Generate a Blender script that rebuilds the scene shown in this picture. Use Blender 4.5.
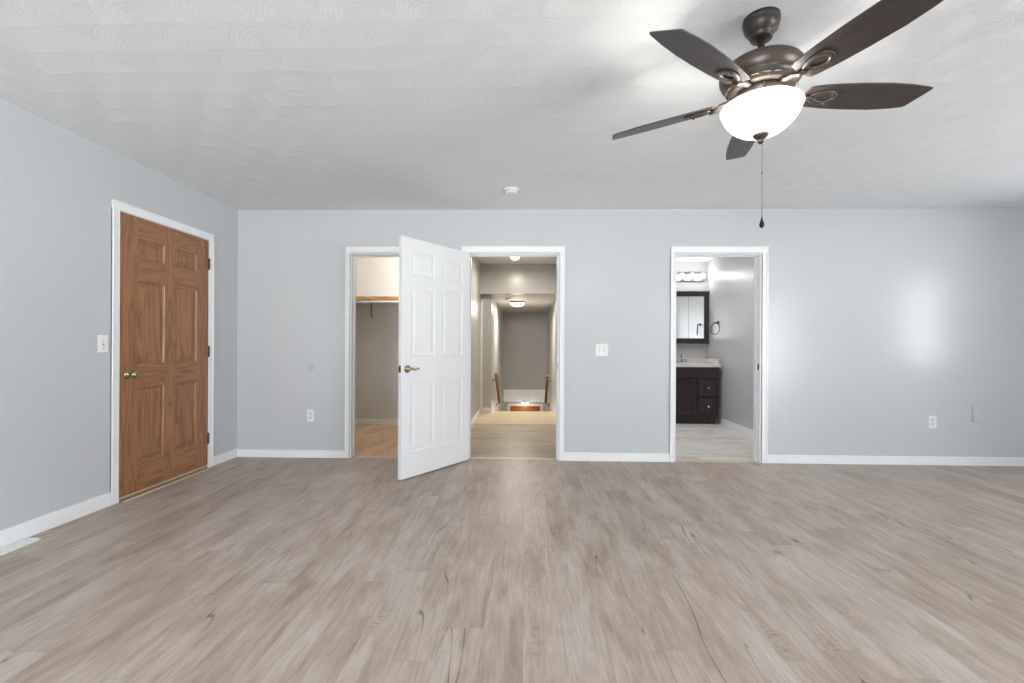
import bpy, bmesh, math, random
from mathutils import Vector, Matrix
PI = math.pi
for o in list(bpy.data.objects): bpy.data.objects.remove(o)
S = bpy.context.scene
COL = S.collection

# ------------------------------------------------------------------ dimensions (metres; +Y runs away from the camera)
CEIL = 2.44
YB, WT = 4.441, 0.115            # back wall, wall thickness
XL, XR, YR = -2.845, 5.15, -2.4   # left wall, right wall, rear wall
YC, XC0, XC1 = 6.318, -2.36, -0.845          # closet
XH0, XH1, YH = -0.73, 0.495, 7.40            # hallway
ZS, XS0, XS1, YS, YE = 1.957, -0.548, 0.57, 7.55, 11.571   # stairwell
ZLOW = -2.45
XB0, XB1, YBB = 1.0, 2.84, 7.20              # bathroom

# ------------------------------------------------------------------ camera
cam = bpy.data.cameras.new('camera'); cam_o = bpy.data.objects.new('camera', cam); COL.objects.link(cam_o)
cam.sensor_fit = 'HORIZONTAL'; cam.sensor_width = 36.0; cam.lens = 455.97 * 36 / 1024
cam.shift_y = 4.1 / 1024; cam.clip_start = 0.05
yaw, roll = -0.0275, 0.0052
F = Vector((math.sin(yaw), math.cos(yaw), 0)); R0 = Vector((math.cos(yaw), -math.sin(yaw), 0)); U0 = Vector((0, 0, 1))
Rv = R0 * math.cos(roll) + U0 * math.sin(roll); Uv = U0 * math.cos(roll) - R0 * math.sin(roll)
cam_o.matrix_world = Matrix(((Rv.x, Uv.x, -F.x, 0), (Rv.y, Uv.y, -F.y, 0), (Rv.z, Uv.z, -F.z, 1.114), (0, 0, 0, 1)))
S.camera = cam_o

# ------------------------------------------------------------------ view, sky, daylight
S.view_settings.view_transform = 'Standard'; S.view_settings.look = 'None'
S.view_settings.gamma = 1; S.view_settings.use_curve_mapping = False
S.view_settings.exposure = 0.0
world = bpy.data.worlds.new('sky'); S.world = world; world.use_nodes = True
wn = world.node_tree
bg = wn.nodes['Background']; bg.inputs[1].default_value = 21.5
tc = wn.nodes.new('ShaderNodeTexCoord'); sx = wn.nodes.new('ShaderNodeSeparateXYZ'); rp = wn.nodes.new('ShaderNodeValToRGB')
wn.links.new(tc.outputs['Generated'], sx.inputs[0])
mp = wn.nodes.new('ShaderNodeMapRange'); mp.inputs[1].default_value = -1
wn.links.new(sx.outputs[2], mp.inputs[0]); wn.links.new(mp.outputs[0], rp.inputs[0])
rp.color_ramp.elements[0].position = 0.0; rp.color_ramp.elements[0].color = (1.35, 1.4, 1.42, 1)
rp.color_ramp.elements[1].position = 1.0; rp.color_ramp.elements[1].color = (0.88, 0.94, 1.0, 1)
e = rp.color_ramp.elements.new(0.49); e.color = (1.35, 1.4, 1.42, 1)
e = rp.color_ramp.elements.new(0.53); e.color = (0.90, 0.95, 1.0, 1)
wn.links.new(rp.outputs[0], bg.inputs[0])

def lamp(name, kind, loc, power, color=(1, 1, 1), size=0.05, size_y=None, rot=None, portal=False, disk=False):
    l = bpy.data.lights.new(name, kind); l.energy = power; l.color = color
    if kind == 'AREA':
        l.shape = 'DISK' if disk else 'RECTANGLE'; l.size = size; l.size_y = size_y or size
        if portal: l.cycles.is_portal = True
    else:
        l.shadow_soft_size = size
    o = bpy.data.objects.new(name, l); COL.objects.link(o); o.location = loc
    if rot: o.rotation_euler = rot
    return o
# openings behind and beside the camera: (x0, x1, z0, z1) in the rear wall, (y0, y1, z0, z1) in the right wall
REAR = [(-2.3, -0.8, 0.60, 2.1)]
RIGHT = [(2.50, 3.00, 0.88, 2.06), (-2.35, -0.62, 0.25, 2.05)]
for a, b, z0, z1 in REAR:
    lamp('daylight_portal', 'AREA', ((a + b) / 2, YR - 0.10, (z0 + z1) / 2), 1, size=b - a, size_y=z1 - z0, rot=(PI / 2, 0, 0), portal=True)
for a, b, z0, z1 in RIGHT:
    lamp('daylight_portal', 'AREA', (XR + 0.25, (a + b) / 2, (z0 + z1) / 2), 1, size=b - a, size_y=z1 - z0, rot=(PI / 2, 0, PI / 2), portal=True)

# ------------------------------------------------------------------ node helpers and materials
def lin(r, g, b):
    f = lambda c: c / 255 / 12.92 if c / 255 <= 0.04045 else ((c / 255 + 0.055) / 1.055) ** 2.4
    return (f(r), f(g), f(b), 1)
class NT:
    def __init__(s, name):
        s.m = bpy.data.materials.new(name); s.m.use_nodes = True; s.t = s.m.node_tree
        s.b = s.t.nodes['Principled BSDF']
    def n(s, k): return s.t.nodes.new(k)
    def put(s, v, sock):
        if isinstance(v, (int, float, tuple)): sock.default_value = v
        else: s.t.links.new(v, sock)
    def math(s, op, a, b=0.0, c=0.0):
        n = s.n('ShaderNodeMath'); n.operation = op
        for i, v in enumerate((a, b, c)): s.put(v, n.inputs[i])
        return n.outputs[0]
    def xyz(s, x, y, z=0.0):
        n = s.n('ShaderNodeCombineXYZ')
        for i, v in enumerate((x, y, z)): s.put(v, n.inputs[i])
        return n.outputs[0]
    def obj(s):
        n = s.n('ShaderNodeTexCoord'); x = s.n('ShaderNodeSeparateXYZ'); s.t.links.new(n.outputs['Object'], x.inputs[0])
        return n.outputs['Object'], x.outputs[0], x.outputs[1], x.outputs[2]
    def noise(s, vec, scale, detail=2.0, rough=0.5, dist=0.0, col=False):
        n = s.n('ShaderNodeTexNoise'); s.put(vec, n.inputs['Vector']); n.inputs['Scale'].default_value = scale
        n.inputs['Detail'].default_value = detail; n.inputs['Roughness'].default_value = rough; n.inputs['Distortion'].default_value = dist
        return n.outputs[1 if col else 0]
    def white(s, vec):
        n = s.n('ShaderNodeTexWhiteNoise'); s.put(vec, n.inputs['Vector']); return n.outputs['Value']
    def ramp(s, v, stops):
        n = s.n('ShaderNodeValToRGB'); s.put(v, n.inputs[0]); r = n.color_ramp
        while len(r.elements) > 1: r.elements.remove(r.elements[-1])
        r.elements[0].position, r.elements[0].color = stops[0]
        for p, c in stops[1:]:
            e = r.elements.new(p); e.color = c
        return n.outputs[0]
    def mix(s, f, a, b, mode='MIX'):
        n = s.n('ShaderNodeMix'); n.data_type = 'RGBA'; n.blend_type = mode
        s.put(f, n.inputs[0]); s.put(a, n.inputs[6]); s.put(b, n.inputs[7]); return n.outputs[2]
    def rng(s, v, a, b, c=0.0, d=1.0):
        n = s.n('ShaderNodeMapRange'); s.put(v, n.inputs[0])
        for i, q in enumerate((a, b, c, d)): s.put(q, n.inputs[i + 1])
        return n.outputs[0]
    def bump(s, h, strength=0.2, dist=0.01):
        n = s.n('ShaderNodeBump'); n.inputs['Strength'].default_value = strength; n.inputs['Distance'].default_value = dist
        s.put(h, n.inputs['Height']); s.t.links.new(n.outputs[0], s.b.inputs['Normal'])
    def set(s, **k):
        for a, v in k.items(): s.put(v, s.b.inputs[a.replace('_', ' ')])
        return s.m
def plain(name, col, rough=0.5, metal=0.0, var=0.03, **k):
    t = NT(name); o, x, y, z = t.obj()
    f = t.noise(o, 6.0, 3.0)
    dark = tuple(c * (1 - 2 * var) for c in col[:3]) + (1,); lite = tuple(min(1, c * (1 + 2 * var)) for c in col[:3]) + (1,)
    return t.set(Base_Color=t.ramp(f, [(0.2, dark), (0.8, lite)]), Roughness=rough, Metallic=metal, **k)

def paint(name, col, rough=0.32, bump=0.06):
    t = NT(name); o, x, y, z = t.obj()
    f = t.noise(o, 0.9, 2.0)
    c = t.ramp(f, [(0.3, tuple(v * 0.975 for v in col[:3]) + (1,)), (0.7, col)])
    t.bump(t.noise(o, 220.0, 2.0), bump, 0.002)
    return t.set(Base_Color=c, Roughness=rough)
def ceiling_mat():
    # rows of overlapping combed fan swirls trowelled into the plaster
    t = NT('swirl_plaster'); o, x, y, z = t.obj()
    W = 0.30
    wob = t.noise(o, 2.2, 2.0)
    u = t.math('ADD', t.math('DIVIDE', x, W), t.math('MULTIPLY', wob, 0.5))
    v = t.math('ADD', t.math('DIVIDE', y, -W * 0.55), t.math('MULTIPLY', wob, 0.3))
    row = t.math('FLOOR', v); fv = t.math('FRACT', v)
    def disc(shift, dv):
        odd = t.math('MULTIPLY', t.math('MODULO', t.math('ABSOLUTE', t.math('ADD', row, shift)), 2.0), 0.5)
        fu = t.math('SUBTRACT', t.math('FRACT', t.math('ADD', u, odd)), 0.5)
        yy = t.math('MULTIPLY', t.math('ADD', fv, dv), 0.5)
        return t.math('SQRT', t.math('ADD', t.math('MULTIPLY', fu, fu), t.math('MULTIPLY', yy, yy)))
    d0, d1 = disc(0.0, 0.0), disc(1.0, 1.0)
    inside = t.math('LESS_THAN', d0, 0.52)
    d = t.math('ADD', t.math('MULTIPLY', inside, d0), t.math('MULTIPLY', t.math('SUBTRACT', 1.0, inside), d1))
    comb = t.math('MULTIPLY', t.math('SINE', t.math('MULTIPLY', d, 95.0)), 0.010)
    n2 = t.noise(o, 40.0, 3.0)
    h = t.math('ADD', t.math('ADD', t.math('MULTIPLY', d, 1.3), comb), t.math('MULTIPLY', n2, 0.10))
    t.bump(h, 0.8, 0.0165)
    c = t.ramp(t.noise(o, 0.8, 2.0), [(0.3, lin(236, 239, 242)), (0.7, lin(240, 243, 246))])
    return t.set(Base_Color=c, Roughness=0.75)
def plank_mat(name, along='Y', w=0.155, L=1.22, base=None, rough=0.38, cracks=True, contrast=1.0):
    t = NT(name); o, x, y, z = t.obj()
    a, b = (x, y) if along == 'Y' else (y, x)
    ua = t.math('DIVIDE', a, w); i = t.math('FLOOR', ua)
    off = t.math('MULTIPLY', t.white(t.xyz(i, 3.7)), 7.3)
    ub = t.math('ADD', t.math('DIVIDE', b, L), off); j = t.math('FLOOR', ub)
    r1 = t.white(t.xyz(i, j, 1.0)); r2 = t.white(t.xyz(i, j, 5.0))
    sh = t.math('MULTIPLY', r2, 40.0)
    # grain in plank space
    g0 = t.xyz(t.math('ADD', a, sh), t.math('MULTIPLY', b, 0.09), sh)
    fine = t.noise(g0, 95.0, 3.0, 0.6)
    mid = t.noise(t.xyz(t.math('ADD', a, sh), t.math('MULTIPLY', b, 0.16), sh), 17.0, 4.0, 0.55, 0.6)
    big = t.noise(t.xyz(a, t.math('MULTIPLY', b, 0.45), sh), 5.0, 3.0, 0.6)
    dk, md, lt = base
    f = t.math('ADD', t.math('MULTIPLY', mid, 0.55), t.math('ADD', t.math('MULTIPLY', big, 0.45), t.math('MULTIPLY', t.math('SUBTRACT', r1, 0.5), 0.13 * contrast)))
    c = t.ramp(f, [(0.22, dk), (0.50, md), (0.72, lt)])
    c = t.mix(t.rng(fine, 0.36, 0.60, 0.20, 0.0), c, tuple(v * 0.45 for v in dk[:3]) + (1,))
    # knotty smudges: ripples across the grain, only inside patches
    patch = t.rng(t.noise(t.xyz(t.math('ADD', a, sh), t.math('MULTIPLY', b, 0.35), sh), 7.0, 2.0), 0.62, 0.74)
    rip = t.noise(t.xyz(t.math('MULTIPLY', t.math('ADD', a, sh), 1.0), t.math('MULTIPLY', b, 2.4), 2.0), 26.0, 2.0, 0.5, 1.2)
    c = t.mix(t.math('MULTIPLY', t.math('MULTIPLY', patch, t.rng(rip, 0.45, 0.62)), 0.42), c, tuple(v * 0.55 for v in dk[:3]) + (1,))
    if cracks:
        ln = t.noise(t.xyz(t.math('ADD', a, sh), t.math('MULTIPLY', b, 0.065), r2), 13.0, 0.0, 0.4, 0.12)
        thin = t.rng(t.math('ABSOLUTE', t.math('SUBTRACT', ln, 0.56)), 0.0, 0.011, 1.0, 0.0)
        gate = t.rng(t.noise(t.xyz(t.math('ADD', a, sh), t.math('MULTIPLY', b, 0.3), 9.0), 3.6, 1.0), 0.51, 0.57)
        c = t.mix(t.math('MULTIPLY', t.math('MULTIPLY', thin, gate), 0.75), c, lin(70, 58, 48))
    # seams
    fa, fb = t.math('FRACT', ua), t.math('FRACT', ub)
    ea = t.math('MULTIPLY', t.math('MINIMUM', fa, t.math('SUBTRACT', 1.0, fa)), w)
    eb = t.math('MULTIPLY', t.math('MINIMUM', fb, t.math('SUBTRACT', 1.0, fb)), L)
    seam = t.rng(t.math('MINIMUM', ea, eb), 0.0006, 0.0020, 1.0, 0.0)
    c = t.mix(t.math('MULTIPLY', seam, 0.17), c, tuple(v * 0.35 for v in dk[:3]) + (1,))
    t.bump(t.math('SUBTRACT', t.math('MULTIPLY', fine, 0.25), seam), 0.10, 0.002)
    return t.set(Base_Color=c, Roughness=t.rng(mid, 0.3, 0.7, rough - 0.05, rough + 0.06), Specular_IOR_Level=0.12)
def oak_mat(name, axis='Z', dk=lin(126, 82, 50), md=lin(149, 101, 63), lt=lin(165, 115, 75), rough=0.38):
    t = NT(name); o, x, y, z = t.obj()
    s = {'X': (0.10, 1, 1), 'Y': (1, 0.10, 1), 'Z': (1, 1, 0.10)}[axis]
    v = t.xyz(t.math('MULTIPLY', x, s[0]), t.math('MULTIPLY', y, s[1]), t.math('MULTIPLY', z, s[2]))
    big = t.noise(v, 7.0, 2.0, 0.5, 0.3)
    rings = t.math('PINGPONG', t.math('MULTIPLY', big, 20.0), 1.0)
    fine = t.noise(v, 130.0, 3.0, 0.6)
    c = t.ramp(t.math('ADD', t.math('MULTIPLY', rings, 0.7), t.math('MULTIPLY', fine, 0.35)), [(0.15, dk), (0.38, md), (0.8, lt), (1.0, md)])
    c = t.mix(t.rng(fine, 0.5, 0.62, 0.0, 0.45), c, dk)
    t.bump(fine, 0.08, 0.001)
    return t.set(Base_Color=c, Roughness=rough, Coat_Weight=0.15, Coat_Roughness=0.3)
def glow(name, col, strength, base=(0.9, 0.9, 0.88, 1)):
    t = NT(name)
    return t.set(Base_Color=base, Emission_Color=col, Emission_Strength=strength, Roughness=0.3)

M = {}
M['wall'] = paint('grey_blue_wall_paint', lin(199, 202, 204), 0.25)
M['hallpaint'] = paint('grey_hall_paint', lin(186, 185, 183), 0.28)
M['closetpaint'] = paint('closet_paint', lin(214, 211, 206), 0.5)
M['bathpaint'] = paint('bathroom_paint', lin(192, 193, 196), 0.3)
M['ceil'] = ceiling_mat()
M['flatceil'] = paint('white_ceiling_paint', lin(226, 225, 222), 0.6)
M['trim'] = plain('white_trim_paint', lin(240, 241, 242), 0.32, var=0.008)
M['doorwhite'] = plain('white_door_paint', lin(230, 231, 232), 0.38, var=0.008)
M['plate'] = plain('white_plastic', lin(236, 236, 234), 0.35, var=0.005)
M['slot'] = plain('dark_slot', lin(60, 58, 55), 0.6)
M['floor'] = plank_mat('greige_vinyl_plank', base=(lin(144, 125, 109), lin(180, 165, 153), lin(200, 189, 180)))
M['hallfloor'] = plank_mat('hall_vinyl_plank', 'X', base=(lin(150, 138, 122), lin(186, 172, 154), lin(206, 194, 176)), cracks=False)
M['landing'] = plank_mat('landing_plank', 'X', 0.12, base=(lin(196, 178, 146), lin(216, 200, 170), lin(226, 212, 186)), cracks=False, contrast=0.5)
M['bathfloor'] = plank_mat('grey_wood_look_tile', 'X', 0.15, 0.9, base=(lin(160, 157, 150), lin(228, 225, 220), lin(246, 244, 241)), cracks=False)
M['oak'] = oak_mat('oak_vertical'); M['oakrail'] = oak_mat('oak_horizontal', 'Y')
M['honey'] = oak_mat('honey_oak', 'X', lin(130, 70, 22), lin(170, 98, 36), lin(190, 118, 52))
M['railwood'] = oak_mat('stained_rail_oak', 'Y', lin(112, 66, 26), lin(152, 96, 42), lin(168, 112, 58))
M['shelfwood'] = oak_mat('pine_shelf_edge', 'X', lin(150, 104, 52), lin(190, 142, 84), lin(204, 160, 104), 0.5)
M['brass'] = plain('satin_brass', lin(172, 160, 126), 0.25, 1.0)
M['nickel'] = plain('satin_nickel', lin(190, 186, 178), 0.25, 1.0)
M['chrome'] = plain('chrome', lin(215, 215, 218), 0.08, 1.0, 0.0)
M['bronze'] = plain('brushed_bronze', lin(84, 76, 71), 0.38, 0.6)
M['darkbronze'] = plain('dark_bronze', lin(62, 56, 52), 0.42, 0.5)
M['hinge'] = plain('aged_hinge', lin(86, 76, 68), 0.4, 0.8)
M['black'] = plain('black_metal', lin(34, 32, 32), 0.35, 0.6)
M['espresso'] = oak_mat('espresso_wood', 'Z', lin(30, 21, 20), lin(42, 31, 29), lin(52, 40, 37), 0.38)
M['blade'] = oak_mat('walnut_blade', 'X', lin(52, 45, 43), lin(57, 50, 48), lin(62, 55, 52), 0.42)
M['marble'] = plain('cultured_marble', lin(222, 218, 212), 0.2, var=0.04)
M['mirror'] = NT('mirror').set(Base_Color=(0.9, 0.92, 0.92, 1), Metallic=1.0, Roughness=0.015)
def frosted_bowl():
    t = NT('lit_frosted_bowl'); t.set(Base_Color=(0.92, 0.91, 0.89, 1), Emission_Color=(1.0, 0.97, 0.92, 1), Emission_Strength=0.45, Roughness=0.25)
    tr = t.n('ShaderNodeBsdfTransparent'); tl = t.n('ShaderNodeBsdfTranslucent'); tl.inputs[0].default_value = (0.45, 0.445, 0.435, 1)
    m1 = t.n('ShaderNodeMixShader'); m1.inputs[0].default_value = 0.4; m2 = t.n('ShaderNodeMixShader'); m2.inputs[0].default_value = 0.6
    t.t.links.new(t.b.outputs[0], m1.inputs[1]); t.t.links.new(tl.outputs[0], m1.inputs[2])
    t.t.links.new(m1.outputs[0], m2.inputs[1]); t.t.links.new(tr.outputs[0], m2.inputs[2])
    t.t.links.new(m2.outputs[0], t.t.nodes['Material Output'].inputs[0]); return t.m
M['bowl'] = frosted_bowl()
M['bulb'] = glow('lit_bulb', (1.0, 0.98, 0.95, 1), 4.0)
M['dome'] = glow('lit_dome', (1.0, 0.93, 0.82, 1), 5.0)

# ------------------------------------------------------------------ mesh helpers
def box(bm, x0, x1, y0, y1, z0, z1, mi=0):
    vs = [bm.verts.new(p) for p in ((x0, y0, z0), (x1, y0, z0), (x1, y1, z0), (x0, y1, z0), (x0, y0, z1), (x1, y0, z1), (x1, y1, z1), (x0, y1, z1))]
    for q in ((0, 3, 2, 1), (4, 5, 6, 7), (0, 1, 5, 4), (1, 2, 6, 5), (2, 3, 7, 6), (3, 0, 4, 7)):
        bm.faces.new([vs[k] for k in q]).material_index = mi
    return vs
def lathe(bm, prof, seg=40, c=(0, 0, 0), axis='Z', mi=0):
    rings = []
    for r, h in prof:
        ring = []
        for k in range(seg):
            a = 2 * PI * k / seg; p = (r * math.cos(a), r * math.sin(a), h)
            if axis == 'Y': p = (p[0], -p[2], p[1])       # axis runs to -Y (out of a wall that faces the room)
            ring.append(bm.verts.new((c[0] + p[0], c[1] + p[1], c[2] + p[2])))
        rings.append(ring)
    for A, B in zip(rings, rings[1:]):
        for k in range(seg):
            f = bm.faces.new((A[k], A[(k + 1) % seg], B[(k + 1) % seg], B[k])); f.smooth = True; f.material_index = mi
    for ring in (rings[0], rings[-1]):
        try: bm.faces.new(ring).material_index = mi
        except ValueError: pass
def tube(bm, pts, r, seg=10, closed=False, flat=1.0):
    P = [Vector(p) for p in pts]; n = len(P); rings = []
    ref = Vector((0, 0, 1))
    for k in range(n):
        if closed: d = P[(k + 1) % n] - P[k - 1]
        else: d = P[min(k + 1, n - 1)] - P[max(k - 1, 0)]
        d.normalize()
        a = ref.cross(d)
        if a.length < 0.05: a = Vector((1, 0, 0)).cross(d)
        a.normalize(); b = d.cross(a)
        rr = r[k] if isinstance(r, (list, tuple)) else r
        rings.append([bm.verts.new(P[k] + a * math.cos(t) * rr + b * math.sin(t) * rr * flat) for t in [2 * PI * q / seg for q in range(seg)]])
    for k in range(n if closed else n - 1):
        A, B = rings[k], rings[(k + 1) % n]
        for q in range(seg):
            f = bm.faces.new((A[q], A[(q + 1) % seg], B[(q + 1) % seg], B[q])); f.smooth = True
    if not closed:
        bm.faces.new(rings[0][::-1]); bm.faces.new(rings[-1])
def prism(bm, pts, z0, z1, mat=None):
    A = [Vector((x, y, z0)) for x, y in pts]; B = [Vector((x, y, z1)) for x, y in pts]
    if mat: A = [mat @ v for v in A]; B = [mat @ v for v in B]
    A = [bm.verts.new(v) for v in A]; B = [bm.verts.new(v) for v in B]
    bm.faces.new(A[::-1]); bm.faces.new(B)
    for k in range(len(A)): bm.faces.new((A[k], A[(k + 1) % len(A)], B[(k + 1) % len(A)], B[k]))
def obj(name, bm, mats, parent=None, bevel=0.0, seg=2):
    me = bpy.data.meshes.new(name); bmesh.ops.recalc_face_normals(bm, faces=bm.faces[:]); bm.to_mesh(me); bm.free()
    for m in (mats if isinstance(mats, (list, tuple)) else [mats]): me.materials.append(m)
    o = bpy.data.objects.new(name, me); COL.objects.link(o)
    if parent: o.parent = parent
    if bevel:
        b = o.modifiers.new('bevel', 'BEVEL'); b.width = bevel; b.segments = seg; b.limit_method = 'ANGLE'; b.angle_limit = 0.6
    return o
def empty(name, loc, rz=0.0):
    o = bpy.data.objects.new(name, None); COL.objects.link(o); o.location = loc; o.rotation_euler = (0, 0, rz); o.empty_display_size = 0.1
    return o
def tag(o, label, cat, group=None):
    o['label'] = label; o['category'] = cat
    if group: o['group'] = group
    return o
def struct(name, boxes, mat, bevel=0.0):
    bm = bmesh.new()
    for b in boxes: box(bm, *b)
    o = obj(name, bm, mat, None, bevel); o['kind'] = 'structure'; return o
def copy_tree(o, parent=None):
    c = o.copy(); COL.objects.link(c)
    if parent: c.parent = parent
    for ch in list(o.children): copy_tree(ch, c)
    return c

# ------------------------------------------------------------------ setting: the room
T = 0.17
struct('floor', [(XL - T, XR + T, YR - T, YB + 0.06, -0.15, 0)], M['floor'])
struct('ceiling', [(XL - T, XR + T, YR - T, YB + 0.02, CEIL, CEIL + 0.12)], M['ceil'])
# left wall with the brown door's opening
D1a, D1b, D1h = 3.120, 4.022, 2.046
struct('wall_left', [(XL - T, XL, YR - T, D1a, 0, CEIL), (XL - T, XL, D1b, YB + WT, 0, CEIL), (XL - T, XL, D1a, D1b, D1h, CEIL), (XL - T, XL - 0.06, D1a, D1b, 0, D1h)], M['wall'])
# back wall, three doorways: closet, hall, bathroom
OP = [(-1.714, -0.925, 2.012), (-0.552, 0.336, 2.014), (1.449, 2.270, 2.010)]
bx = []; px = XL
for a, b, h in OP:
    bx.append((px, a, YB, YB + WT, 0, CEIL)); bx.append((a, b, YB, YB + WT, h, CEIL)); px = b
bx.append((px, XR + T, YB, YB + WT, 0, CEIL))
struct('wall_back', bx, M['wall'])
def holed(fixed, lo, hi, ops, axis):
    out = []; p = lo
    for a, b, z0, z1 in sorted(ops):
        segs = [(p, a, 0, CEIL), (a, b, 0, z0), (a, b, z1, CEIL)]; p = b
        for s in segs: out.append(s)
    out.append((p, hi, 0, CEIL))
    if axis == 'x': return [(a, b, fixed - T, fixed, z0, z1) for a, b, z0, z1 in out]
    return [(fixed, fixed + 0.26, a, b, z0, z1) for a, b, z0, z1 in out]
struct('wall_rear', holed(YR, XL - T, XR + T, REAR, 'x'), M['wall'])
struct('wall_right', holed(XR, YR, YB, RIGHT, 'y'), M['wall'])
n = 0
for a, b, z0, z1 in REAR:
    n += 1; w = 0.045; m = (a + b) / 2
    bs = [(a, a + w, YR - 0.09, YR - 0.02, z0, z1), (b - w, b, YR - 0.09, YR - 0.02, z0, z1), (a, b, YR - 0.09, YR - 0.02, z0, z0 + w), (a, b, YR - 0.09, YR - 0.02, z1 - w, z1), (m - 0.03, m + 0.03, YR - 0.08, YR - 0.03, z0, z1)]
    struct('window_%d' % n, bs, M['trim'])
for a, b, z0, z1 in RIGHT:
    n += 1; w = 0.045; m = (z0 + z1) / 2
    bs = [(XR + 0.17, XR + 0.24, a, a + w, z0, z1), (XR + 0.17, XR + 0.24, b - w, b, z0, z1), (XR + 0.17, XR + 0.24, a, b, z0, z0 + w), (XR + 0.17, XR + 0.24, a, b, z1 - w, z1), (XR + 0.18, XR + 0.23, a, b, m - 0.02, m + 0.02)]
    struct('window_%d' % n, bs, M['trim'])

# baseboards: plain board with a small eased cap
def base_board(name, runs):
    bm = bmesh.new()
    for r in runs: box(bm, *r)
    o = obj(name, bm, M['trim'], None, 0.004); o['kind'] = 'structure'; return o
BH, BT = 0.082, 0.013
CW = 0.066                                     # casing width
base_board('baseboard_back', [(XL + BT, OP[0][0] - 0.046, YB - BT, YB, 0, BH - 0.008), (OP[1][1] + 0.05, OP[2][0] - 0.045, YB - BT, YB, 0, BH), (OP[2][1] + 0.06, XR, YB - BT, YB, 0, BH)])
base_board('baseboard_left', [(XL, XL + BT, YR, 3.055, 0, 0.095), (XL, XL + BT, 4.085, YB, 0, 0.085)])

# casings: flat board with raised outer back-band and inner bead; the jamb lines the opening
def casing(name, a, b, h, wl=CW, wr=CW, top=0.066, depth=WT):
    y = YB
    bm = bmesh.new()
    for x0, x1, s in ((a - wl, a - 0.004, 1), (b + 0.004, b + wr, -1)):
        box(bm, x0, x1, y - 0.012, y, 0, h + 0.004)
        xo = x0 if s > 0 else x1
        box(bm, min(xo, xo + s * 0.016), max(xo, xo + s * 0.016), y - 0.018, y, 0, h + 0.004)
        xi = x1 if s > 0 else x0
        box(bm, min(xi, xi - s * 0.010), max(xi, xi - s * 0.010), y - 0.015, y, 0, h + 0.004)
    box(bm, a - wl, b + wr, y - 0.012, y, h + 0.004, h + top)
    box(bm, a - wl, b + wr, y - 0.018, y, h + top - 0.016, h + top)
    box(bm, a - 0.014, b + 0.014, y - 0.015, y, h + 0.004, h + 0.014)
    # jamb and stop
    box(bm, a - 0.001, a + 0.012, y - 0.004, y + depth + 0.004, 0, h)
    box(bm, b - 0.012, b + 0.001, y - 0.004, y + depth + 0.004, 0, h)
    box(bm, a, b, y - 0.004, y + depth + 0.004, h - 0.012, h + 0.001)
    box(bm, a + 0.012, a + 0.022, y + 0.045, y + 0.08, 0, h - 0.012)
    box(bm, b - 0.022, b - 0.012, y + 0.045, y + 0.08, 0, h - 0.012)
    box(bm, a + 0.012, b - 0.012, y + 0.045, y + 0.08, h - 0.022, h - 0.012)
    o = obj(name, bm, M['trim'], None, 0.0025); o['kind'] = 'structure'; return o
casing('trim_1', *OP[0], wl=0.046)
t2 = casing('trim_2', *OP[1], wl=0.070, wr=0.050)
t3 = casing('trim_3', *OP[2], wl=0.045, wr=0.060)
def strike(parent, x, z):
    bm = bmesh.new(); box(bm, x - 0.002, x + 0.001, YB + 0.012, YB + 0.040, z - 0.03, z + 0.03)
    return obj('strike_plate', bm, M['hinge'], parent)
strike(t2, OP[1][1] - 0.012, 0.92); strike(t3, OP[2][1] - 0.012, 0.92)
# left wall door casing
bm = bmesh.new()
for y0, y1, s in ((D1a - 0.062, D1a - 0.002, 1), (D1b + 0.002, D1b + 0.062, -1)):
    box(bm, XL, XL + 0.010, y0, y1, 0, D1h + 0.002)
    yo = y0 if s > 0 else y1
    box(bm, XL, XL + 0.0145, min(yo, yo + s * 0.016), max(yo, yo + s * 0.016), 0, D1h + 0.002)
box(bm, XL, XL + 0.010, D1a - 0.062, D1b + 0.062, D1h + 0.002, D1h + 0.064)
box(bm, XL, XL + 0.0145, D1a - 0.062, D1b + 0.062, D1h + 0.048, D1h + 0.064)
box(bm, XL - 0.06, XL + 0.004, D1a - 0.001, D1a + 0.003, 0, D1h); box(bm, XL - 0.06, XL + 0.004, D1b - 0.003, D1b + 0.001, 0, D1h)
box(bm, XL - 0.06, XL + 0.004, D1a, D1b, D1h - 0.003, D1h + 0.001)
obj('trim_4', bm, M['trim'], None, 0.0025)['kind'] = 'structure'
struct('trim_5', [(XL - 0.05, XL + 0.006, D1a + 0.003, D1b - 0.003, 0.018, 0.025), (XL + 0.030, XL + 0.046, D1a + 0.003, D1b - 0.003, 0, 0.006)], plain('oak_sill', lin(228, 214, 186), 0.4), 0.002)
struct('trim_14', [(XL - 0.05, XL + 0.004, D1a + 0.003, D1b - 0.003, 0, 0.018), (XL + 0.004, XL + 0.030, D1a + 0.003, D1b - 0.003, 0, 0.003)], plain('dark_sill', lin(140, 118, 96), 0.5))
# thresholds in the three doorways
tm = plain('beige_threshold', lin(196, 184, 164), 0.4)
for k, (a, b, h) in enumerate(OP):
    struct('trim_%d' % (6 + k), [(a + 0.012, b - 0.012, YB + 0.03, YB + 0.075, -0.01, 0.006)], tm, 0.003)

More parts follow.
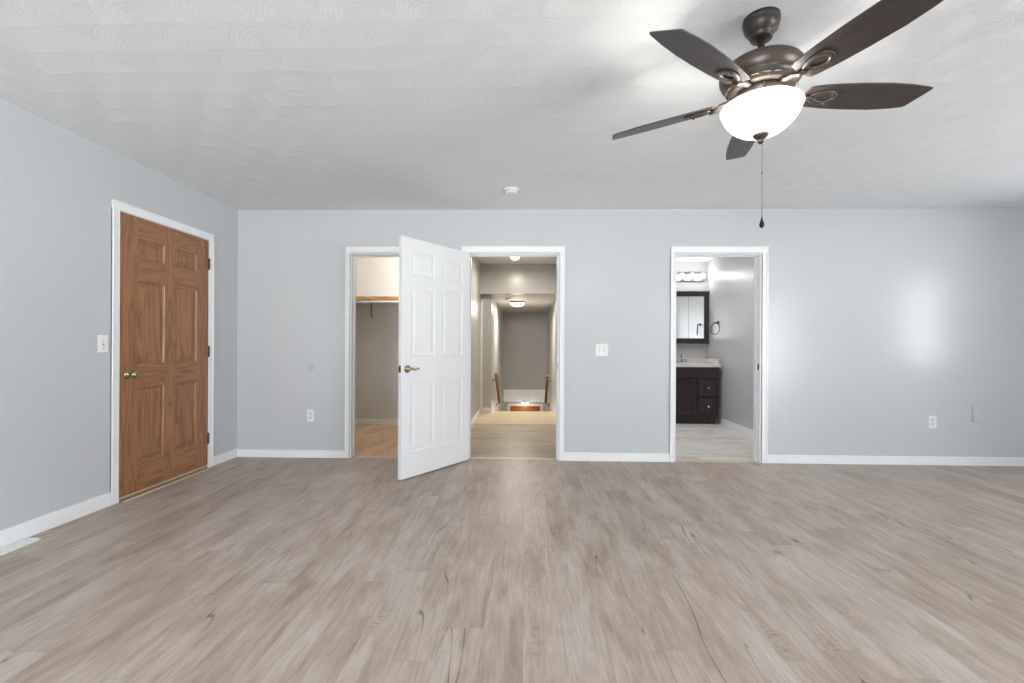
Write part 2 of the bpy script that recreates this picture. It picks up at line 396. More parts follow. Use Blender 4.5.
# ------------------------------------------------------------------ six-panel doors
def panel_slab(w, h, t, stile, mull=0.05, rec=0.010, zs=((0.205, 0.765), (0.945, 1.560), (1.730, 1.878))):
    """slab in local x 0..w, y -t/2..t/2, z 0..h; material slot 0 = stiles and panels, 1 = rails"""
    bm = bmesh.new()
    xs = [(stile, w * 0.5 - mull), (w * 0.5 + mull, w - stile)]
    zs = [(a * h / 2.03, b * h / 2.03) for a, b in zs]
    box(bm, 0.002, w - 0.002, -t / 2 + rec, t / 2 - rec, 0.002, h - 0.002)
    for a, b in ((0, stile), (xs[0][1], xs[1][0]), (w - stile, w)): box(bm, a, b, -t / 2, t / 2, 0, h)
    zz = [0] + [q for z in zs for q in z] + [h]
    for k in range(0, 8, 2):
        for a, b in xs: box(bm, a, b, -t / 2, t / 2, zz[k], zz[k + 1], 1)
    for a, b in xs:
        for c, d in zs:
            for s in (-1, 1):
                y0, y1 = s * (t / 2 - rec), s * (t / 2 - 0.002)
                # sloping sticking around the opening
                def loop(g, y): return [bm.verts.new(p) for p in ((a + g, y, c + g), (b - g, y, c + g), (b - g, y, d - g), (a + g, y, d - g))]
                L = [loop(0.0, s * (t / 2 - 0.0005)), loop(0.003, s * (t / 2 - rec * 0.5)), loop(0.012, y0 + s * 0.0006), loop(0.019, y0 + s * 0.0006), loop(0.048, y1)]
                for A, B in zip(L, L[1:]):
                    for q in range(4): bm.faces.new((A[q], A[(q + 1) % 4], B[(q + 1) % 4], B[q]))
                bm.faces.new(L[-1])
    return bm
# brown door, closed, in the left wall: local x runs along +Y, local -y faces the room
door1 = empty('door_1', (XL - 0.012, D1a + 0.005, 0.032), PI / 2); door1['kind'] = 'structure'
door1['label'] = 'closed brown oak six-panel door in the left wall'
DW1 = D1b - D1a - 0.010
o = obj('slab', panel_slab(DW1, 2.008, 0.036, 0.146, rec=0.013), [M['oak'], oak_mat('oak_rails', 'X')], door1)
def knob(bm, x, y, z):
    lathe(bm, [(0.001, 0.0), (0.033, 0.0), (0.033, 0.006), (0.027, 0.011), (0.013, 0.013), (0.011, 0.030), (0.018, 0.036), (0.026, 0.046), (0.027, 0.058), (0.020, 0.068), (0.002, 0.071)], 24, (x, y, z), 'Y')
bm = bmesh.new(); knob(bm, 0.062, -0.018, 0.862); obj('door_knob', bm, M['brass'], door1)
for z in (1.80, 1.015, 0.235):
    bm = bmesh.new(); tube(bm, [(DW1 + 0.004, -0.021, z - 0.05), (DW1 + 0.004, -0.021, z + 0.05)], 0.0075, 10)
    box(bm, DW1 - 0.003, DW1 + 0.004, -0.019, 0.0, z - 0.05, z + 0.05); box(bm, DW1 - 0.006, DW1 + 0.014, -0.0215, -0.018, z - 0.048, z + 0.048)
    obj('hinge', bm, M['hinge'], door1)
# white door, swung into the room; local x runs from the hinge to the free edge
HX, HY = -0.546, YB - 0.036
FX, FY = -1.018, 3.700
ang = math.atan2(FY - HY, FX - HX); DW2 = math.hypot(FX - HX, FY - HY)
door2 = empty('door_2', (HX, HY, 0.012), ang); door2['kind'] = 'structure'
door2['label'] = 'white six-panel door standing open into the room'
obj('slab', panel_slab(DW2, 1.995, 0.035, 0.105, 0.046, 0.0065, ((0.213, 0.812), (1.02, 1.624), (1.715, 1.92))), M['doorwhite'], door2)
# the face towards the camera is local +y here
bm = bmesh.new()
def lever(bm, s):
    lathe(bm, [(0.001, 0.0), (0.033, 0.0), (0.033, 0.005), (0.026, 0.012), (0.012, 0.016), (0.011, 0.045), (0.001, 0.048)], 24, (0, 0, 0), 'Y')
    tube(bm, [(0.0, -0.040, 0.0), (-0.02, -0.045, 0.002), (-0.045, -0.046, -0.007), (-0.065, -0.046, -0.004), (-0.076, -0.046, 0.006), (-0.086, -0.045, 0.003), (-0.092, -0.044, -0.006)], [0.010, 0.010, 0.008, 0.0075, 0.007, 0.0065, 0.005], 10)
lever(bm, 1)
bmesh.ops.transform(bm, matrix=Matrix.Translation((DW2 - 0.062, 0.0175, 0.905)) @ Matrix.Diagonal((1, -1, 1, 1)), verts=bm.verts[:])
obj('door_handle', bm, M['brass'], door2)
bm = bmesh.new(); lever(bm, 1)
bmesh.ops.transform(bm, matrix=Matrix.Translation((DW2 - 0.062, -0.0175, 0.905)), verts=bm.verts[:])
obj('door_handle', bm, M['brass'], door2)
bm = bmesh.new(); box(bm, DW2 - 0.001, DW2 + 0.0015, -0.0125, 0.0125, 0.876, 0.934); box(bm, DW2, DW2 + 0.009, -0.006, 0.007, 0.896, 0.914)
obj('latch_plate', bm, M['hinge'], door2)
for z in (1.78, 1.0, 0.22):
    bm = bmesh.new(); tube(bm, [(-0.006, -0.020, z - 0.045), (-0.006, -0.020, z + 0.045)], 0.007, 10); box(bm, -0.005, 0.001, -0.018, 0.012, z - 0.045, z + 0.045)
    obj('hinge', bm, M['hinge'], door2)

# ------------------------------------------------------------------ setting: closet, hallway, stairwell, bathroom
yb = YB + WT
struct('floor_closet', [(XC0, XC1, YB + 0.06, YC, -0.15, 0)], plank_mat('closet_plank', base=(lin(176, 134, 98), lin(220, 184, 148), lin(234, 206, 176)), cracks=False))
struct('ceiling_closet', [(XC0, XC1, yb, YC, CEIL, CEIL + 0.1)], M['flatceil'])
struct('wall_closet', [(XC0 - 0.1, XC0, yb, YC + 0.1, 0, CEIL), (XC0, XC1, YC, YC + 0.1, 0, CEIL)], M['closetpaint'])
base_board('baseboard_closet', [(XC0, XC1, YC - BT, YC, 0, 0.077), (XC0, XC0 + BT, yb, YC - BT, 0, 0.077)])
struct('wall_hall', [(XC1, XH0, yb, YS, 0, CEIL), (XH1, XB0 - 0.1, yb, YH, 0, CEIL), (XH0, XH1, YH, YH + 0.1, ZS, CEIL)], M['hallpaint'])
struct('floor_hall', [(XH0, XH1, YB + 0.06, 6.49, -0.15, 0)], M['hallfloor'])
struct('floor_landing', [(XH0, XS1, 6.49, 7.74, -0.15, 0)], M['landing'])
struct('ceiling_hall', [(XH0, XH1, yb, YH, CEIL, CEIL + 0.1)], M['flatceil'])
struct('ceiling_stair', [(XH0, XS1 + 0.1, YH + 0.1, YE + 0.1, ZS, ZS + 0.1)], M['flatceil'])
struct('wall_stair', [(XC1 - 0.1, XS0, YS, YE + 0.1, ZLOW, ZS), (XS1, XS1 + 0.3, YH, YE + 0.1, ZLOW, ZS), (XS0, XS1, YE, YE + 0.1, ZLOW, ZS)], M['hallpaint'])
struct('floor_lower', [(XS0, XS1, 7.0, YE, ZLOW - 0.1, ZLOW)], M['landing'])
st = []
for k in range(1, 13):
    st.append((XS0, XS1, 7.74 + 0.24 * (k - 1), 7.74 + 0.24 * k, -0.1885 * k - 0.25, -0.1885 * k))
st.append((XS0, XS1, 7.74, 7.76, -0.2, -0.02))
struct('trim_9', st, M['landing'])
# skirt boards running down the stair walls, wall casing strip and baseboard on the short return wall
bm = bmesh.new()
for x0, x1 in ((XS0, XS0 + 0.02), (XS1 - 0.02, XS1)):
    dz = -0.1885 * 12; dy = 0.24 * 12
    A = [(YS - 0.0, 0.0), (YS, 0.10), (7.74, 0.10), (7.78 + dy, dz + 0.12), (7.78 + dy, dz - 0.2), (7.74, -0.2)]
    va = [bm.verts.new((x0, y, z)) for y, z in A]; vb = [bm.verts.new((x1, y, z)) for y, z in A]
    bm.faces.new(va); bm.faces.new(vb[::-1])
    for k in range(6): bm.faces.new((va[k], va[(k + 1) % 6], vb[(k + 1) % 6], vb[k]))
obj('trim_10', bm, M['trim'])['kind'] = 'structure'
base_board('baseboard_hall', [(XH0, XH0 + BT, yb, YS - 0.02, 0, 0.085), (XH1 - BT, XH1, yb, YH, 0, 0.085), (XH0, XS0, YS - BT, YS, 0, 0.085)])
struct('trim_11', [(XH0 + 0.001, XH0 + 0.035, YS - 0.018, YS, 0.05, 1.86)], M['trim'], 0.003)
# ledge moulding on the end wall, above the lower door
struct('trim_12', [(XS0 + 0.02, XS1 - 0.02, YE - 0.06, YE, -0.315, -0.075), (XS0 + 0.02, XS1 - 0.02, YE - 0.085, YE, -0.075, 0.0)], M['trim'], 0.006)
struct('trim_13', [(-0.430, -0.362, YE - 0.02, YE, ZLOW, -0.350), (0.404, 0.478, YE - 0.02, YE, ZLOW, -0.350), (-0.362, 0.404, YE - 0.02, YE, -0.418, -0.350)], M['trim'], 0.003)
door3 = empty('door_3', (-0.358, YE - 0.022, ZLOW + 0.01)); door3['kind'] = 'structure'; door3['label'] = 'honey oak door at the foot of the stairs'
obj('slab', panel_slab(0.758, 2.02, 0.036, 0.115), M['honey'], door3)
bm = bmesh.new(); knob(bm, 0.69, -0.018, 0.90); obj('door_knob', bm, M['brass'], door3)
# bathroom
struct('floor_bath', [(XB0, XB1, YB + 0.06, YBB, -0.15, 0)], M['bathfloor'])
struct('ceiling_bath', [(XB0, XB1, yb, YBB, CEIL, CEIL + 0.1)], M['flatceil'])
struct('wall_bath', [(XB0 - 0.1, XB0, yb, YBB + 0.1, 0, CEIL), (XB1, XB1 + 0.1, yb, YBB + 0.1, 0, CEIL), (XB0, XB1, YBB, YBB + 0.1, 0, CEIL)], M['bathpaint'])
base_board('baseboard_bath', [(XB1 - BT, XB1, yb, 6.64, 0, 0.085), (XB0, XB0 + BT, yb, YBB, 0, 0.085)])

# ------------------------------------------------------------------ ceiling fan
FXc, FYc = 0.950, 1.870
fan = tag(empty('ceiling_fan', (FXc, FYc, CEIL)), 'five-blade ceiling fan with dark blades, bronze motor and lit glass bowl', 'ceiling fan')
bm = bmesh.new(); lathe(bm, [(0.001, 0), (0.068, 0), (0.069, -0.016), (0.066, -0.021), (0.067, -0.026), (0.062, -0.046), (0.049, -0.064), (0.043, -0.069), (0.043, -0.075), (0.038, -0.085), (0.001, -0.085)], 48)
obj('canopy', bm, M['darkbronze'], fan)
bm = bmesh.new(); tube(bm, [(0, 0, -0.075), (0, 0, -0.175)], 0.0135, 16); lathe(bm, [(0.0135, -0.148), (0.02, -0.154), (0.028, -0.160), (0.028, -0.170)], 24); obj('downrod', bm, M['darkbronze'], fan)
bm = bmesh.new()
lathe(bm, [(0.001, -0.162), (0.030, -0.162), (0.060, -0.166), (0.100, -0.175), (0.132, -0.190), (0.145, -0.202), (0.147, -0.207), (0.147, -0.211), (0.154, -0.215), (0.156, -0.226), (0.154, -0.240), (0.147, -0.256), (0.140, -0.264), (0.136, -0.266), (0.134, -0.271), (0.128, -0.280), (0.118, -0.290), (0.114, -0.297), (0.001, -0.297)], 56)
for k in range(20):     # cooling slots round the lower shoulder
    a = 2 * PI * k / 20; c, s = math.cos(a), math.sin(a)
    vs = box(bm, 0.112, 0.130, -0.012, 0.012, -0.2835, -0.2790, 1)
    for v in vs:
        x, y = v.co.x, v.co.y; v.co.x, v.co.y = x * c - y * s, x * s + y * c
obj('motor_housing', bm, [M['bronze'], M['slot']], fan)
bm = bmesh.new(); lathe(bm, [(0.001, -0.297), (0.092, -0.297), (0.096, -0.304), (0.096, -0.322), (0.082, -0.330), (0.074, -0.350), (0.030, -0.354), (0.001, -0.354)], 40); obj('switch_housing', bm, M['bronze'], fan)
# glass bowl: double-walled, open at the top
outer = [(0.146, -0.354), (0.151, -0.358), (0.152, -0.364), (0.149, -0.370), (0.146, -0.376), (0.141, -0.390), (0.129, -0.412), (0.108, -0.436), (0.080, -0.456), (0.048, -0.468), (0.014, -0.473)]
inner = [(r - 0.004 if r > 0.02 else r, z + 0.004) for r, z in outer[::-1]]
bm = bmesh.new()
seg = 56; rings = []
for r, h in outer + inner: rings.append([bm.verts.new((r * math.cos(2 * PI * k / seg), r * math.sin(2 * PI * k / seg), h)) for k in range(seg)])
for A, B in zip(rings, rings[1:] + rings[:1]):
    for k in range(seg): bm.faces.new((A[k], A[(k + 1) % seg], B[(k + 1) % seg], B[k])).smooth = True
bowl = obj('glass_bowl', bm, M['bowl'], fan)
bm = bmesh.new(); lathe(bm, [(0.001, -0.464), (0.030, -0.466), (0.031, -0.471), (0.024, -0.480), (0.012, -0.487), (0.007, -0.490), (0.012, -0.494), (0.012, -0.499), (0.006, -0.505), (0.001, -0.507)], 28); obj('finial', bm, M['bronze'], fan)
bm = bmesh.new(); tube(bm, [(0, 0, -0.345), (0, 0, -0.470)], 0.005, 8); obj('bowl_rod', bm, M['bronze'], fan)
bm = bmesh.new(); tube(bm, [(0.006, 0, -0.503), (0.006, 0, -0.815)], 0.0010, 6)
lathe(bm, [(0.0012, -0.616), (0.0035, -0.621), (0.0012, -0.627)], 10, (0.006, 0, 0))
ch = obj('pull_chain', bm, M['bronze'], fan)
bm = bmesh.new(); tube(bm, [(-0.036, -0.086, -0.318), (-0.060, -0.148, -0.332), (-0.063, -0.156, -0.345), (-0.063, -0.156, -0.440)], 0.0017, 6); obj('pull_chain', bm, M['black'], fan)
bm = bmesh.new(); lathe(bm, [(0.001, -0.800), (0.003, -0.803), (0.003, -0.810), (0.006, -0.818), (0.0095, -0.830), (0.0085, -0.840), (0.001, -0.846)], 16, (0.006, 0, 0)); obj('pull_knob', bm, M['black'], ch)
# blades
out = [(0.175, -0.046), (0.20, -0.054), (0.28, -0.063), (0.38, -0.068), (0.48, -0.069), (0.57, -0.063), (0.640, -0.053), (0.656, -0.049), (0.656, -0.041), (0.620, 0.044), (0.611, 0.051), (0.56, 0.060), (0.48, 0.067), (0.38, 0.066), (0.28, 0.061), (0.20, 0.052), (0.175, 0.044), (0.168, 0.0)]
tilt = Matrix.Rotation(math.radians(-15), 4, 'X')
ZB = -0.312
bm = bmesh.new(); prism(bm, out, -0.003, 0.003, Matrix.Translation((0, 0, ZB)) @ tilt)
blade0 = obj('blade', bm, M['blade'], fan, 0.0015)
bm = bmesh.new()
T4 = Matrix.Translation((0, 0, ZB)) @ tilt
def P(u, v, w): return T4 @ Vector((u, v, w))
N = 36; loops = []
for ua, ub, vb, w in ((0.244, 0.058, 0.036, -0.003), (0.244, 0.058, 0.036, -0.008), (0.244, 0.054, 0.032, -0.0105), (0.250, 0.032, 0.017, -0.0105), (0.250, 0.030, 0.015, -0.003)):
    loops.append([bm.verts.new(P(ua + ub * math.cos(q), vb * math.sin(q) * (1 + 0.18 * math.cos(q)), w)) for q in [2 * PI * k / N for k in range(N)]])
for A, B in zip(loops, loops[1:] + loops[:1]):
    for k in range(N): bm.faces.new((A[k], A[(k + 1) % N], B[(k + 1) % N], B[k])).smooth = True
tube(bm, [Vector((0.085, 0, -0.300)), Vector((0.115, 0, -0.304)), P(0.150, 0, 0.004), P(0.172, 0, -0.010), P(0.198, 0, -0.012)], [0.016, 0.015, 0.014, 0.013, 0.012], 10, flat=0.6)
for u, v in ((0.288, 0.0), (0.268, 0.027), (0.268, -0.027)):
    q = P(u, v, -0.0115); lathe(bm, [(0.001, -0.003), (0.005, -0.002), (0.006, 0.004)], 10, q)
obj('blade_iron', bm, M['bronze'], blade0)
PHI = math.radians(1.8)
for k in range(5):
    b = blade0 if k == 0 else copy_tree(blade0, fan)
    b.rotation_euler = (0, 0, PHI + k * 2 * PI / 5)
# the fan's own bulbs, inside the bowl under the motor
for a in (0.9, 0.9 + PI):
    lamp('fan_bulb', 'POINT', (FXc + 0.03 * math.cos(a), FYc + 0.03 * math.sin(a), CEIL - 0.432), 7.0, (1.0, 0.95, 0.88), 0.024)

# ------------------------------------------------------------------ small things on walls and ceiling
def detector(loc, s, label):
    t = tag(empty('smoke_detector', loc), label, 'smoke detector')
    bm = bmesh.new(); lathe(bm, [(0.001, 0), (0.066 * s, 0), (0.066 * s, -0.010), (0.060 * s, -0.012)], 36); obj('mounting_base', bm, M['plate'], t)
    bm = bmesh.new(); lathe(bm, [(0.060 * s, -0.010), (0.060 * s, -0.016), (0.056 * s, -0.030), (0.040 * s, -0.036), (0.001, -0.037)], 36)
    for k in range(14):
        a = 2 * PI * k / 14; vs = box(bm, 0.050 * s, 0.0612 * s, -0.006, 0.006, -0.0235, -0.0185, 1)
        for v in vs:
            x, y = v.co.x, v.co.y; v.co.x, v.co.y = x * math.cos(a) - y * math.sin(a), x * math.sin(a) + y * math.cos(a)
    obj('cover', bm, [M['plate'], M['slot']], t)
detector((-0.118, 3.87, CEIL), 1.0, 'round white smoke detector on the ceiling of the big room')
detector((-0.31, 8.02, ZS), 0.9, 'small white smoke detector on the low stairwell ceiling')
def plate(bm, w, h): box(bm, -w / 2, w / 2, -0.006, 0, -h / 2, h / 2)
def switch(name, loc, rz, w, xs, label):
    t = tag(empty(name, loc, rz), label, 'light switch')
    bm = bmesh.new(); plate(bm, w, 0.117); obj('cover_plate', bm, M['plate'], t, 0.003)
    for x in xs:
        bm = bmesh.new(); box(bm, x - 0.006, x + 0.006, -0.0068, -0.005, -0.012, 0.012)
        obj('toggle_slot', bm, plain('grey_slot', lin(150, 150, 148), 0.5), t)
        bm = bmesh.new(); vs = box(bm, x - 0.0045, x + 0.0045, -0.017, -0.004, -0.004, 0.006)
        for v in vs:
            if v.co.y < -0.01: v.co.z += 0.006
        obj('toggle', bm, M['plate'], t, 0.001)
    for x in xs:
        for z in (-0.030, 0.030):
            bm = bmesh.new(); lathe(bm, [(0.0035, 0.006), (0.003, 0.0072), (0.001, 0.0075)], 10, (x, 0, z), 'Y'); obj('screw', bm, M['nickel'], t)
switch('light_switch', (XL, 2.998, 1.113), PI / 2, 0.072, [0], 'single white toggle light switch beside the brown door')
switch('light_switch', (0.747, YB, 1.076), 0, 0.120, [-0.023, 0.023], 'double white toggle light switch between the hall and bathroom doorways')
def outlet(loc, rz, label, mat=None):
    t = tag(empty('wall_outlet', loc, rz), label, 'outlet')
    m = mat or M['plate']
    bm = bmesh.new(); plate(bm, 0.072, 0.117); obj('cover_plate', bm, m, t, 0.003)
    for z in (0.0195, -0.0195):
        bm = bmesh.new(); pts = [(0.0165 * math.cos(a) * 1.0, max(-0.0135, min(0.0135, 0.0175 * math.sin(a)))) for a in [2 * PI * k / 24 for k in range(24)]]
        prism(bm, pts, 0.0055, 0.0075, Matrix.Translation((0, 0, z)) @ Matrix.Rotation(PI / 2, 4, 'X'))
        r = obj('receptacle', bm, plain('receptacle_plastic', lin(214, 214, 212), 0.4), t)
        bm = bmesh.new()
        for x in (-0.0065, 0.0065): box(bm, x - 0.0012, x + 0.0012, -0.0078, -0.0070, z + 0.0, z + 0.008)
        lathe(bm, [(0.0025, 0.0070), (0.0025, 0.0078), (0.0005, 0.0078)], 10, (0, 0, z - 0.006), 'Y')
        obj('socket_holes', bm, M['slot'], r)
outlet((-2.105, YB, 0.413), 0, 'white duplex outlet low on the back wall left of the closet')
outlet((3.876, YB, 0.408), 0, 'white duplex outlet low on the back wall right of the bathroom')
outlet((XH0, 6.34, 0.49), PI / 2, 'white outlet on the left hallway wall, seen past the open door')
t = tag(empty('blank_plate', (4.290, YB, 0.475)), 'wall-coloured blank cover plate low on the far right wall', 'cover plate')
bm = bmesh.new(); plate(bm, 0.072, 0.117); obj('cover_plate', bm, M['wall'], t, 0.003)
bm = bmesh.new(); tube(bm, [(-0.042, -0.004, -0.06), (-0.042, -0.004, 0.09)], 0.004, 8); obj('painted_cord', bm, M['wall'], t)
bm = bmesh.new(); lathe(bm, [(0.032, 0.0), (0.032, 0.006), (0.028, 0.008), (0.022, 0.008), (0.018, 0.004), (0.001, 0.004)], 28, (0, 0, 0), 'Y')
o = obj('wall_bumper', bm, plain('painted_bumper', lin(186, 190, 193), 0.4)); o.location = (-2.109, YB, 0.886); tag(o, 'small round wall-coloured door bumper above the left outlet', 'door bumper')
# floor register along the left baseboard
t = tag(empty('floor_register', (XL + BT + 0.004, 2.525, 0)), 'white metal floor register lying against the left baseboard', 'floor vent')
bm = bmesh.new(); w, L = 0.098, 0.36
for b in ((0, w, -L, -L + 0.02, 0, 0.006), (0, w, -0.02, 0, 0, 0.006), (0, 0.02, -L, 0, 0, 0.006), (w - 0.02, w, -L, 0, 0, 0.006)): box(bm, *b)
obj('register_frame', bm, M['plate'], t, 0.003)
bm = bmesh.new()
for k in range(5):
    x = 0.025 + k * 0.0115; box(bm, x, x + 0.008, -L + 0.018, -0.018, 0.001, 0.0045)
obj('louver', bm, M['plate'], t)

# ------------------------------------------------------------------ closet shelf and rod
t = tag(empty('closet_shelf', ((XC0 + XC1) / 2, YC, 1.70)), 'white closet shelf with a wooden front edge above a pole', 'shelf')
hw = (XC1 - XC0) / 2 - 0.003
bm = bmesh.new(); box(bm, -hw, hw, -0.29, -0.001, 0.03, 0.048); obj('shelf_board', bm, M['trim'], t, 0.002)
bm = bmesh.new(); box(bm, -hw, hw, -0.31, -0.29, 0.012, 0.060); obj('front_edge', bm, M['shelfwood'], t, 0.003)
bm = bmesh.new(); tube(bm, [(-hw, -0.332, -0.016), (hw, -0.332, -0.016)], 0.016, 14); obj('hanging_rod', bm, M['plate'], t)
bm = bmesh.new(); box(bm, -0.548, -0.528, -0.018, -0.001, -0.20, 0.03); box(bm, -0.546, -0.530, -0.29, -0.01, 0.02, 0.03)
obj('bracket', bm, plain('grey_bracket', lin(150, 140, 128), 0.4), t)
lamp('closet_bulb', 'POINT', (-1.45, 5.68, 2.34), 26.0, (1.0, 0.94, 0.87), 0.05)

# ------------------------------------------------------------------ hallway and stair lights, handrails
def flush_light(loc, r, label, rim=True):
    t = tag(empty('ceiling_light', loc), label, 'ceiling light')
    bm = bmesh.new(); lathe(bm, [(0.001, 0), (r, 0), (r * 1.03, -0.012), (r * 1.0, -0.024), (r * 0.93, -0.028)], 40); obj('metal_rim', bm, M['bronze'] if rim else M['plate'], t)
    bm = bmesh.new(); lathe(bm, [(r * 0.94, -0.020), (r * 0.92, -0.036), (r * 0.80, -0.062), (r * 0.58, -0.082), (r * 0.30, -0.093), (r * 0.05, -0.096)], 40); obj('glass_dome', bm, M['dome'], t)
    return t
flush_light((-0.146, 6.55, CEIL), 0.085, 'small lit dome light on the hallway ceiling', False)
flush_light((-0.14, 8.73, ZS), 0.150, 'large lit dome light with metal rim on the stairwell ceiling')
lamp('hall_lamp', 'AREA', (-0.146, 6.55, CEIL - 0.105), 17.5, (1.0, 0.90, 0.76), 0.15, disk=True)
lamp('hall_lamp_glow', 'POINT', (-0.146, 6.55, CEIL - 0.13), 1.0, (1.0, 0.90, 0.76), 0.06)
lamp('stair_lamp', 'AREA', (-0.14, 8.73, ZS - 0.105), 42.0, (1.0, 0.91, 0.78), 0.26, disk=True)
lamp('stair_lamp_glow', 'POINT', (-0.14, 8.73, ZS - 0.17), 3.0, (1.0, 0.91, 0.78), 0.10)
t = tag(empty('ceiling_light', (0.02, YE - 0.20, -0.318)), 'tiny lit light above the oak door at the foot of the stairs', 'ceiling light')
bm = bmesh.new(); box(bm, -0.05, 0.05, 0.05, 0.20, 0.002, 0.014); lathe(bm, [(0.001, 0.012), (0.06, 0.012), (0.06, 0.0), (0.05, -0.004)], 24, (0, 0, 0)); obj('mount', bm, M['plate'], t)
bm = bmesh.new(); lathe(bm, [(0.088, 0.006), (0.084, -0.012), (0.055, -0.034), (0.006, -0.042)], 28); obj('glass_dome', bm, M['dome'], t)
lamp('entry_lamp', 'POINT', (0.02, YE - 0.32, -0.44), 1.8, (1.0, 0.86, 0.68), 0.05)
def rail(x, y0, z0, y1, z1, wx, label):
    t = tag(empty('handrail', (x, y0, z0)), label, 'handrail', 'stair handrails')
    d = Vector((0, y1 - y0, z1 - z0)); bm = bmesh.new(); tube(bm, [Vector((0, 0, 0)), d * 0.02, d * 0.98, d], [0.024, 0.030, 0.030, 0.024], 14); obj('wooden_rail', bm, M['railwood'], t)
    for f in (0.06, 0.94):
        p = d * f; bm = bmesh.new(); s = 1 if wx > x else -1
        tube(bm, [p + Vector((0, 0, -0.02)), p + Vector((0, 0, -0.05)), p + Vector(((wx - x) * 0.6, 0, -0.075)), p + Vector((wx - x, 0, -0.075))], 0.008, 8)
        tube(bm, [p + Vector((wx - x - s * 0.008, 0, -0.075)), p + Vector((wx - x, 0, -0.075))], 0.030, 14)
        obj('bracket', bm, M['brass'], t)
rail(-0.492, 7.82, 0.622, 9.0, 0.0, XS0, 'brown wooden handrail on the left wall of the stairs')
rail(0.485, 9.65, 0.487, 10.40, -0.18, XS1, 'brown wooden handrail on the right wall of the stairs')

# ------------------------------------------------------------------ bathroom furniture
YV = 6.60; VX0, VX1 = 2.02, 2.768
t = tag(empty('bathroom_vanity', ((VX0 + VX1) / 2, (YV + YBB) / 2, 0)), 'dark espresso vanity cabinet under the white bathroom countertop', 'vanity')
ox, oy = (VX0 + VX1) / 2, (YV + YBB) / 2
L = lambda x0, x1, y0, y1, z0, z1: (x0 - ox, x1 - ox, y0 - oy, y1 - oy, z0, z1)
bm = bmesh.new(); box(bm, *L(VX0, VX1, YV + 0.02, YBB - 0.002, 0.125, 0.818)); box(bm, *L(VX0, VX1, YV, YV + 0.02, 0.125, 0.15)); box(bm, *L(VX0, VX1, YV, YV + 0.02, 0.775, 0.818))
for a, b in ((VX0, VX0 + 0.03), (2.462, 2.482), (VX1 - 0.02, VX1)): box(bm, *L(a, b, YV, YV + 0.02, 0.15, 0.775))
box(bm, *L(VX0, VX1 - 0.02, YV + 0.06, YV + 0.08, 0, 0.125)); obj('cabinet_body', bm, M['espresso'], t, 0.002)
bm = bmesh.new(); box(bm, *L(VX0 + 0.012, VX1 - 0.008, YV - 0.018, YV, 0.665, 0.812)); obj('false_front', bm, M['espresso'], t, 0.004)
def shaker(x0, x1, z0, z1, fr):
    bm = bmesh.new(); y0, y1 = YV - 0.019, YV
    box(bm, *L(x0, x0 + fr, y0, y1, z0, z1)); box(bm, *L(x1 - fr, x1, y0, y1, z0, z1)); box(bm, *L(x0 + fr, x1 - fr, y0, y1, z0, z0 + fr)); box(bm, *L(x0 + fr, x1 - fr, y0, y1, z1 - fr, z1))
    box(bm, *L(x0 + fr, x1 - fr, YV - 0.010, y1, z0 + fr, z1 - fr)); return bm
obj('cabinet_door', shaker(VX0 + 0.012, 2.458, 0.142, 0.652, 0.062), M['espresso'], t, 0.002)
for z0, z1 in ((0.402, 0.652), (0.142, 0.386)):
    bm = bmesh.new(); box(bm, *L(2.486, VX1 - 0.010, YV - 0.019, YV, z0, z1)); d = obj('drawer', bm, M['espresso'], t, 0.005)
    bm = bmesh.new(); lathe(bm, [(0.001, 0), (0.010, 0), (0.007, 0.008), (0.007, 0.016), (0.015, 0.022), (0.016, 0.028), (0.010, 0.034), (0.001, 0.035)], 18, (2.622 - ox, YV - 0.019 - oy, (z0 + z1) / 2), 'Y'); obj('knob', bm, M['chrome'], d)
t = tag(empty('vanity_countertop', (ox, oy, 0.820)), 'white cultured marble countertop with backsplash over the dark vanity', 'countertop')
bm = bmesh.new()
cx0, cx1, cy0, cy1 = VX0 - 0.02 - ox, 2.795 - ox, YV - 0.03 - oy, YBB - 0.001 - oy
box(bm, cx0, cx1, cy0, cy0 + 0.10, 0, 0.046); box(bm, cx0, cx1, cy1 - 0.12, cy1, 0, 0.046)
box(bm, cx0, -0.24, cy0 + 0.10, cy1 - 0.12, 0, 0.046); box(bm, 0.20, cx1, cy0 + 0.10, cy1 - 0.12, 0, 0.046); obj('slab', bm, M['marble'], t, 0.004)
bm = bmesh.new(); box(bm, -0.24, 0.20, cy0 + 0.10, cy1 - 0.12, -0.001, 0.020); obj('basin', bm, M['marble'], t, 0.006)
bm = bmesh.new(); box(bm, cx0, cx1, cy1 - 0.02, cy1, 0.046, 0.122); obj('backsplash', bm, M['marble'], t, 0.003)
bm = bmesh.new(); box(bm, cx1 - 0.018, cx1, cy0 + 0.06, cy1 - 0.02, 0.046, 0.115); obj('side_splash', bm, M['marble'], t, 0.003)
t = tag(empty('sink_faucet', (2.425, YBB - 0.085, 0.8665)), 'chrome two-handle faucet at the back of the bathroom countertop', 'faucet')
bm = bmesh.new(); box(bm, -0.085, 0.085, -0.026, 0.026, 0, 0.014); obj('base_plate', bm, M['chrome'], t, 0.006)
bm = bmesh.new(); tube(bm, [(0, 0, 0.01), (0, 0, 0.085), (0, -0.02, 0.118), (0, -0.06, 0.128), (0, -0.10, 0.112), (0, -0.112, 0.092)], [0.016, 0.013, 0.012, 0.011, 0.010, 0.010], 14); obj('spout', bm, M['chrome'], t)
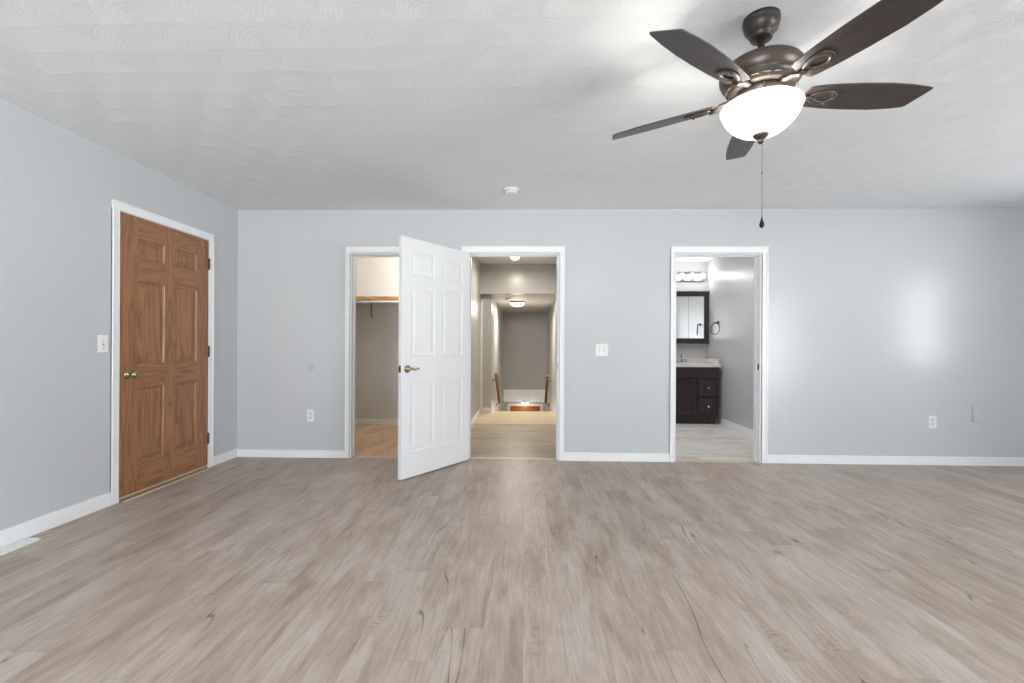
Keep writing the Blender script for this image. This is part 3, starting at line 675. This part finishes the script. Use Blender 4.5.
for s in (-1, 1):
    bm = bmesh.new(); lathe(bm, [(0.018, 0.012), (0.014, 0.03), (0.016, 0.045), (0.020, 0.052), (0.010, 0.060), (0.001, 0.061)], 18, (s * 0.058, 0, 0)); tube(bm, [(s * 0.058, 0, 0.05), (s * 0.098, -0.005, 0.060)], [0.007, 0.005], 8); obj('handle', bm, M['chrome'], t)
# medicine cabinet: dark frame, two mirrored doors
t = tag(empty('medicine_cabinet', (2.525, YBB, 1.168)), 'dark framed mirrored medicine cabinet above the sink', 'cabinet')
bm = bmesh.new(); W2, H2, fw = 0.306, 0.790, 0.072
box(bm, -W2, W2, -0.085, -0.001, 0, H2)
obj('cabinet_body', bm, M['espresso'], t, 0.002)
bm = bmesh.new()
for b in ((-W2, -W2 + fw, -0.108, -0.085, 0, H2), (W2 - fw, W2, -0.108, -0.085, 0, H2), (-W2 + fw, W2 - fw, -0.108, -0.085, 0, fw), (-W2 + fw, W2 - fw, -0.108, -0.085, H2 - fw, H2)): box(bm, *b)
for b in ((-W2 - 0.006, W2 + 0.006, -0.114, -0.09, H2 - 0.012, H2 + 0.008), (-W2 - 0.006, W2 + 0.006, -0.114, -0.09, -0.008, 0.010)): box(bm, *b)
obj('face_frame', bm, M['espresso'], t, 0.005)
for a, b in ((-W2 + fw + 0.001, -0.002), (0.002, W2 - fw - 0.001)):
    bm = bmesh.new(); box(bm, a, b, -0.098, -0.086, fw + 0.001, H2 - fw - 0.001); obj('mirror_door', bm, M['mirror'], t)
# vanity light bar
t = tag(empty('vanity_light', (2.478, YBB, 2.20)), 'chrome light bar with four globe bulbs above the medicine cabinet', 'wall light')
bm = bmesh.new(); box(bm, -0.305, 0.305, -0.045, -0.001, -0.070, 0.070); obj('back_bar', bm, M['nickel'], t, 0.008)
for k in range(4):
    x = -0.205 + k * 0.155 - 0.004
    bm = bmesh.new(); lathe(bm, [(0.024, 0.045), (0.024, 0.060), (0.018, 0.064)], 20, (x, 0, 0.004), 'Y'); s = obj('socket', bm, M['chrome'], t)
    bm = bmesh.new(); lathe(bm, [(0.014, 0.060)] + [(0.042 * math.sin(a), 0.102 - 0.042 * math.cos(a)) for a in [0.35 + q * (PI - 0.37) / 10 for q in range(11)]], 24, (x, 0, 0.004), 'Y'); obj('globe_bulb', bm, M['bulb'], s)
    lamp('vanity_bulb', 'POINT', (2.478 + x, YBB - 0.19, 2.20), 1.2, (1.0, 0.97, 0.93), 0.04)
lamp('bath_fill_light', 'AREA', (1.75, 5.75, CEIL - 0.03), 19.0, (1.0, 0.97, 0.94), 0.35, disk=True)  # added fill light, unseen and without a fixture, to brighten the bathroom floor
# towel ring
t = tag(empty('towel_ring', (XB1, 6.76, 1.468)), 'black towel ring on the bathroom wall beside the mirror', 'towel ring')
bm = bmesh.new(); tube(bm, [(0, 0, 0), (-0.010, 0, 0)], 0.026, 18); tube(bm, [(-0.008, 0, 0), (-0.052, 0, 0)], 0.009, 10); tube(bm, [(-0.045, 0, 0.004), (-0.045, 0, -0.016)], 0.011, 10); obj('post', bm, M['black'], t)
bm = bmesh.new(); RZ = Matrix.Translation((-0.046, 0, 0)) @ Matrix.Rotation(math.radians(24), 4, 'Z') @ Matrix.Translation((0.046, 0, 0))
tube(bm, [RZ @ Vector(p) for p in [(-0.046 - 0.01 * (1 - math.cos(a)) / 2, 0.082 * math.sin(a), -0.090 + 0.082 * math.cos(a)) for a in [2 * PI * k / 32 for k in range(32)]]], 0.0052, 8, True); obj('ring', bm, M['black'], t)
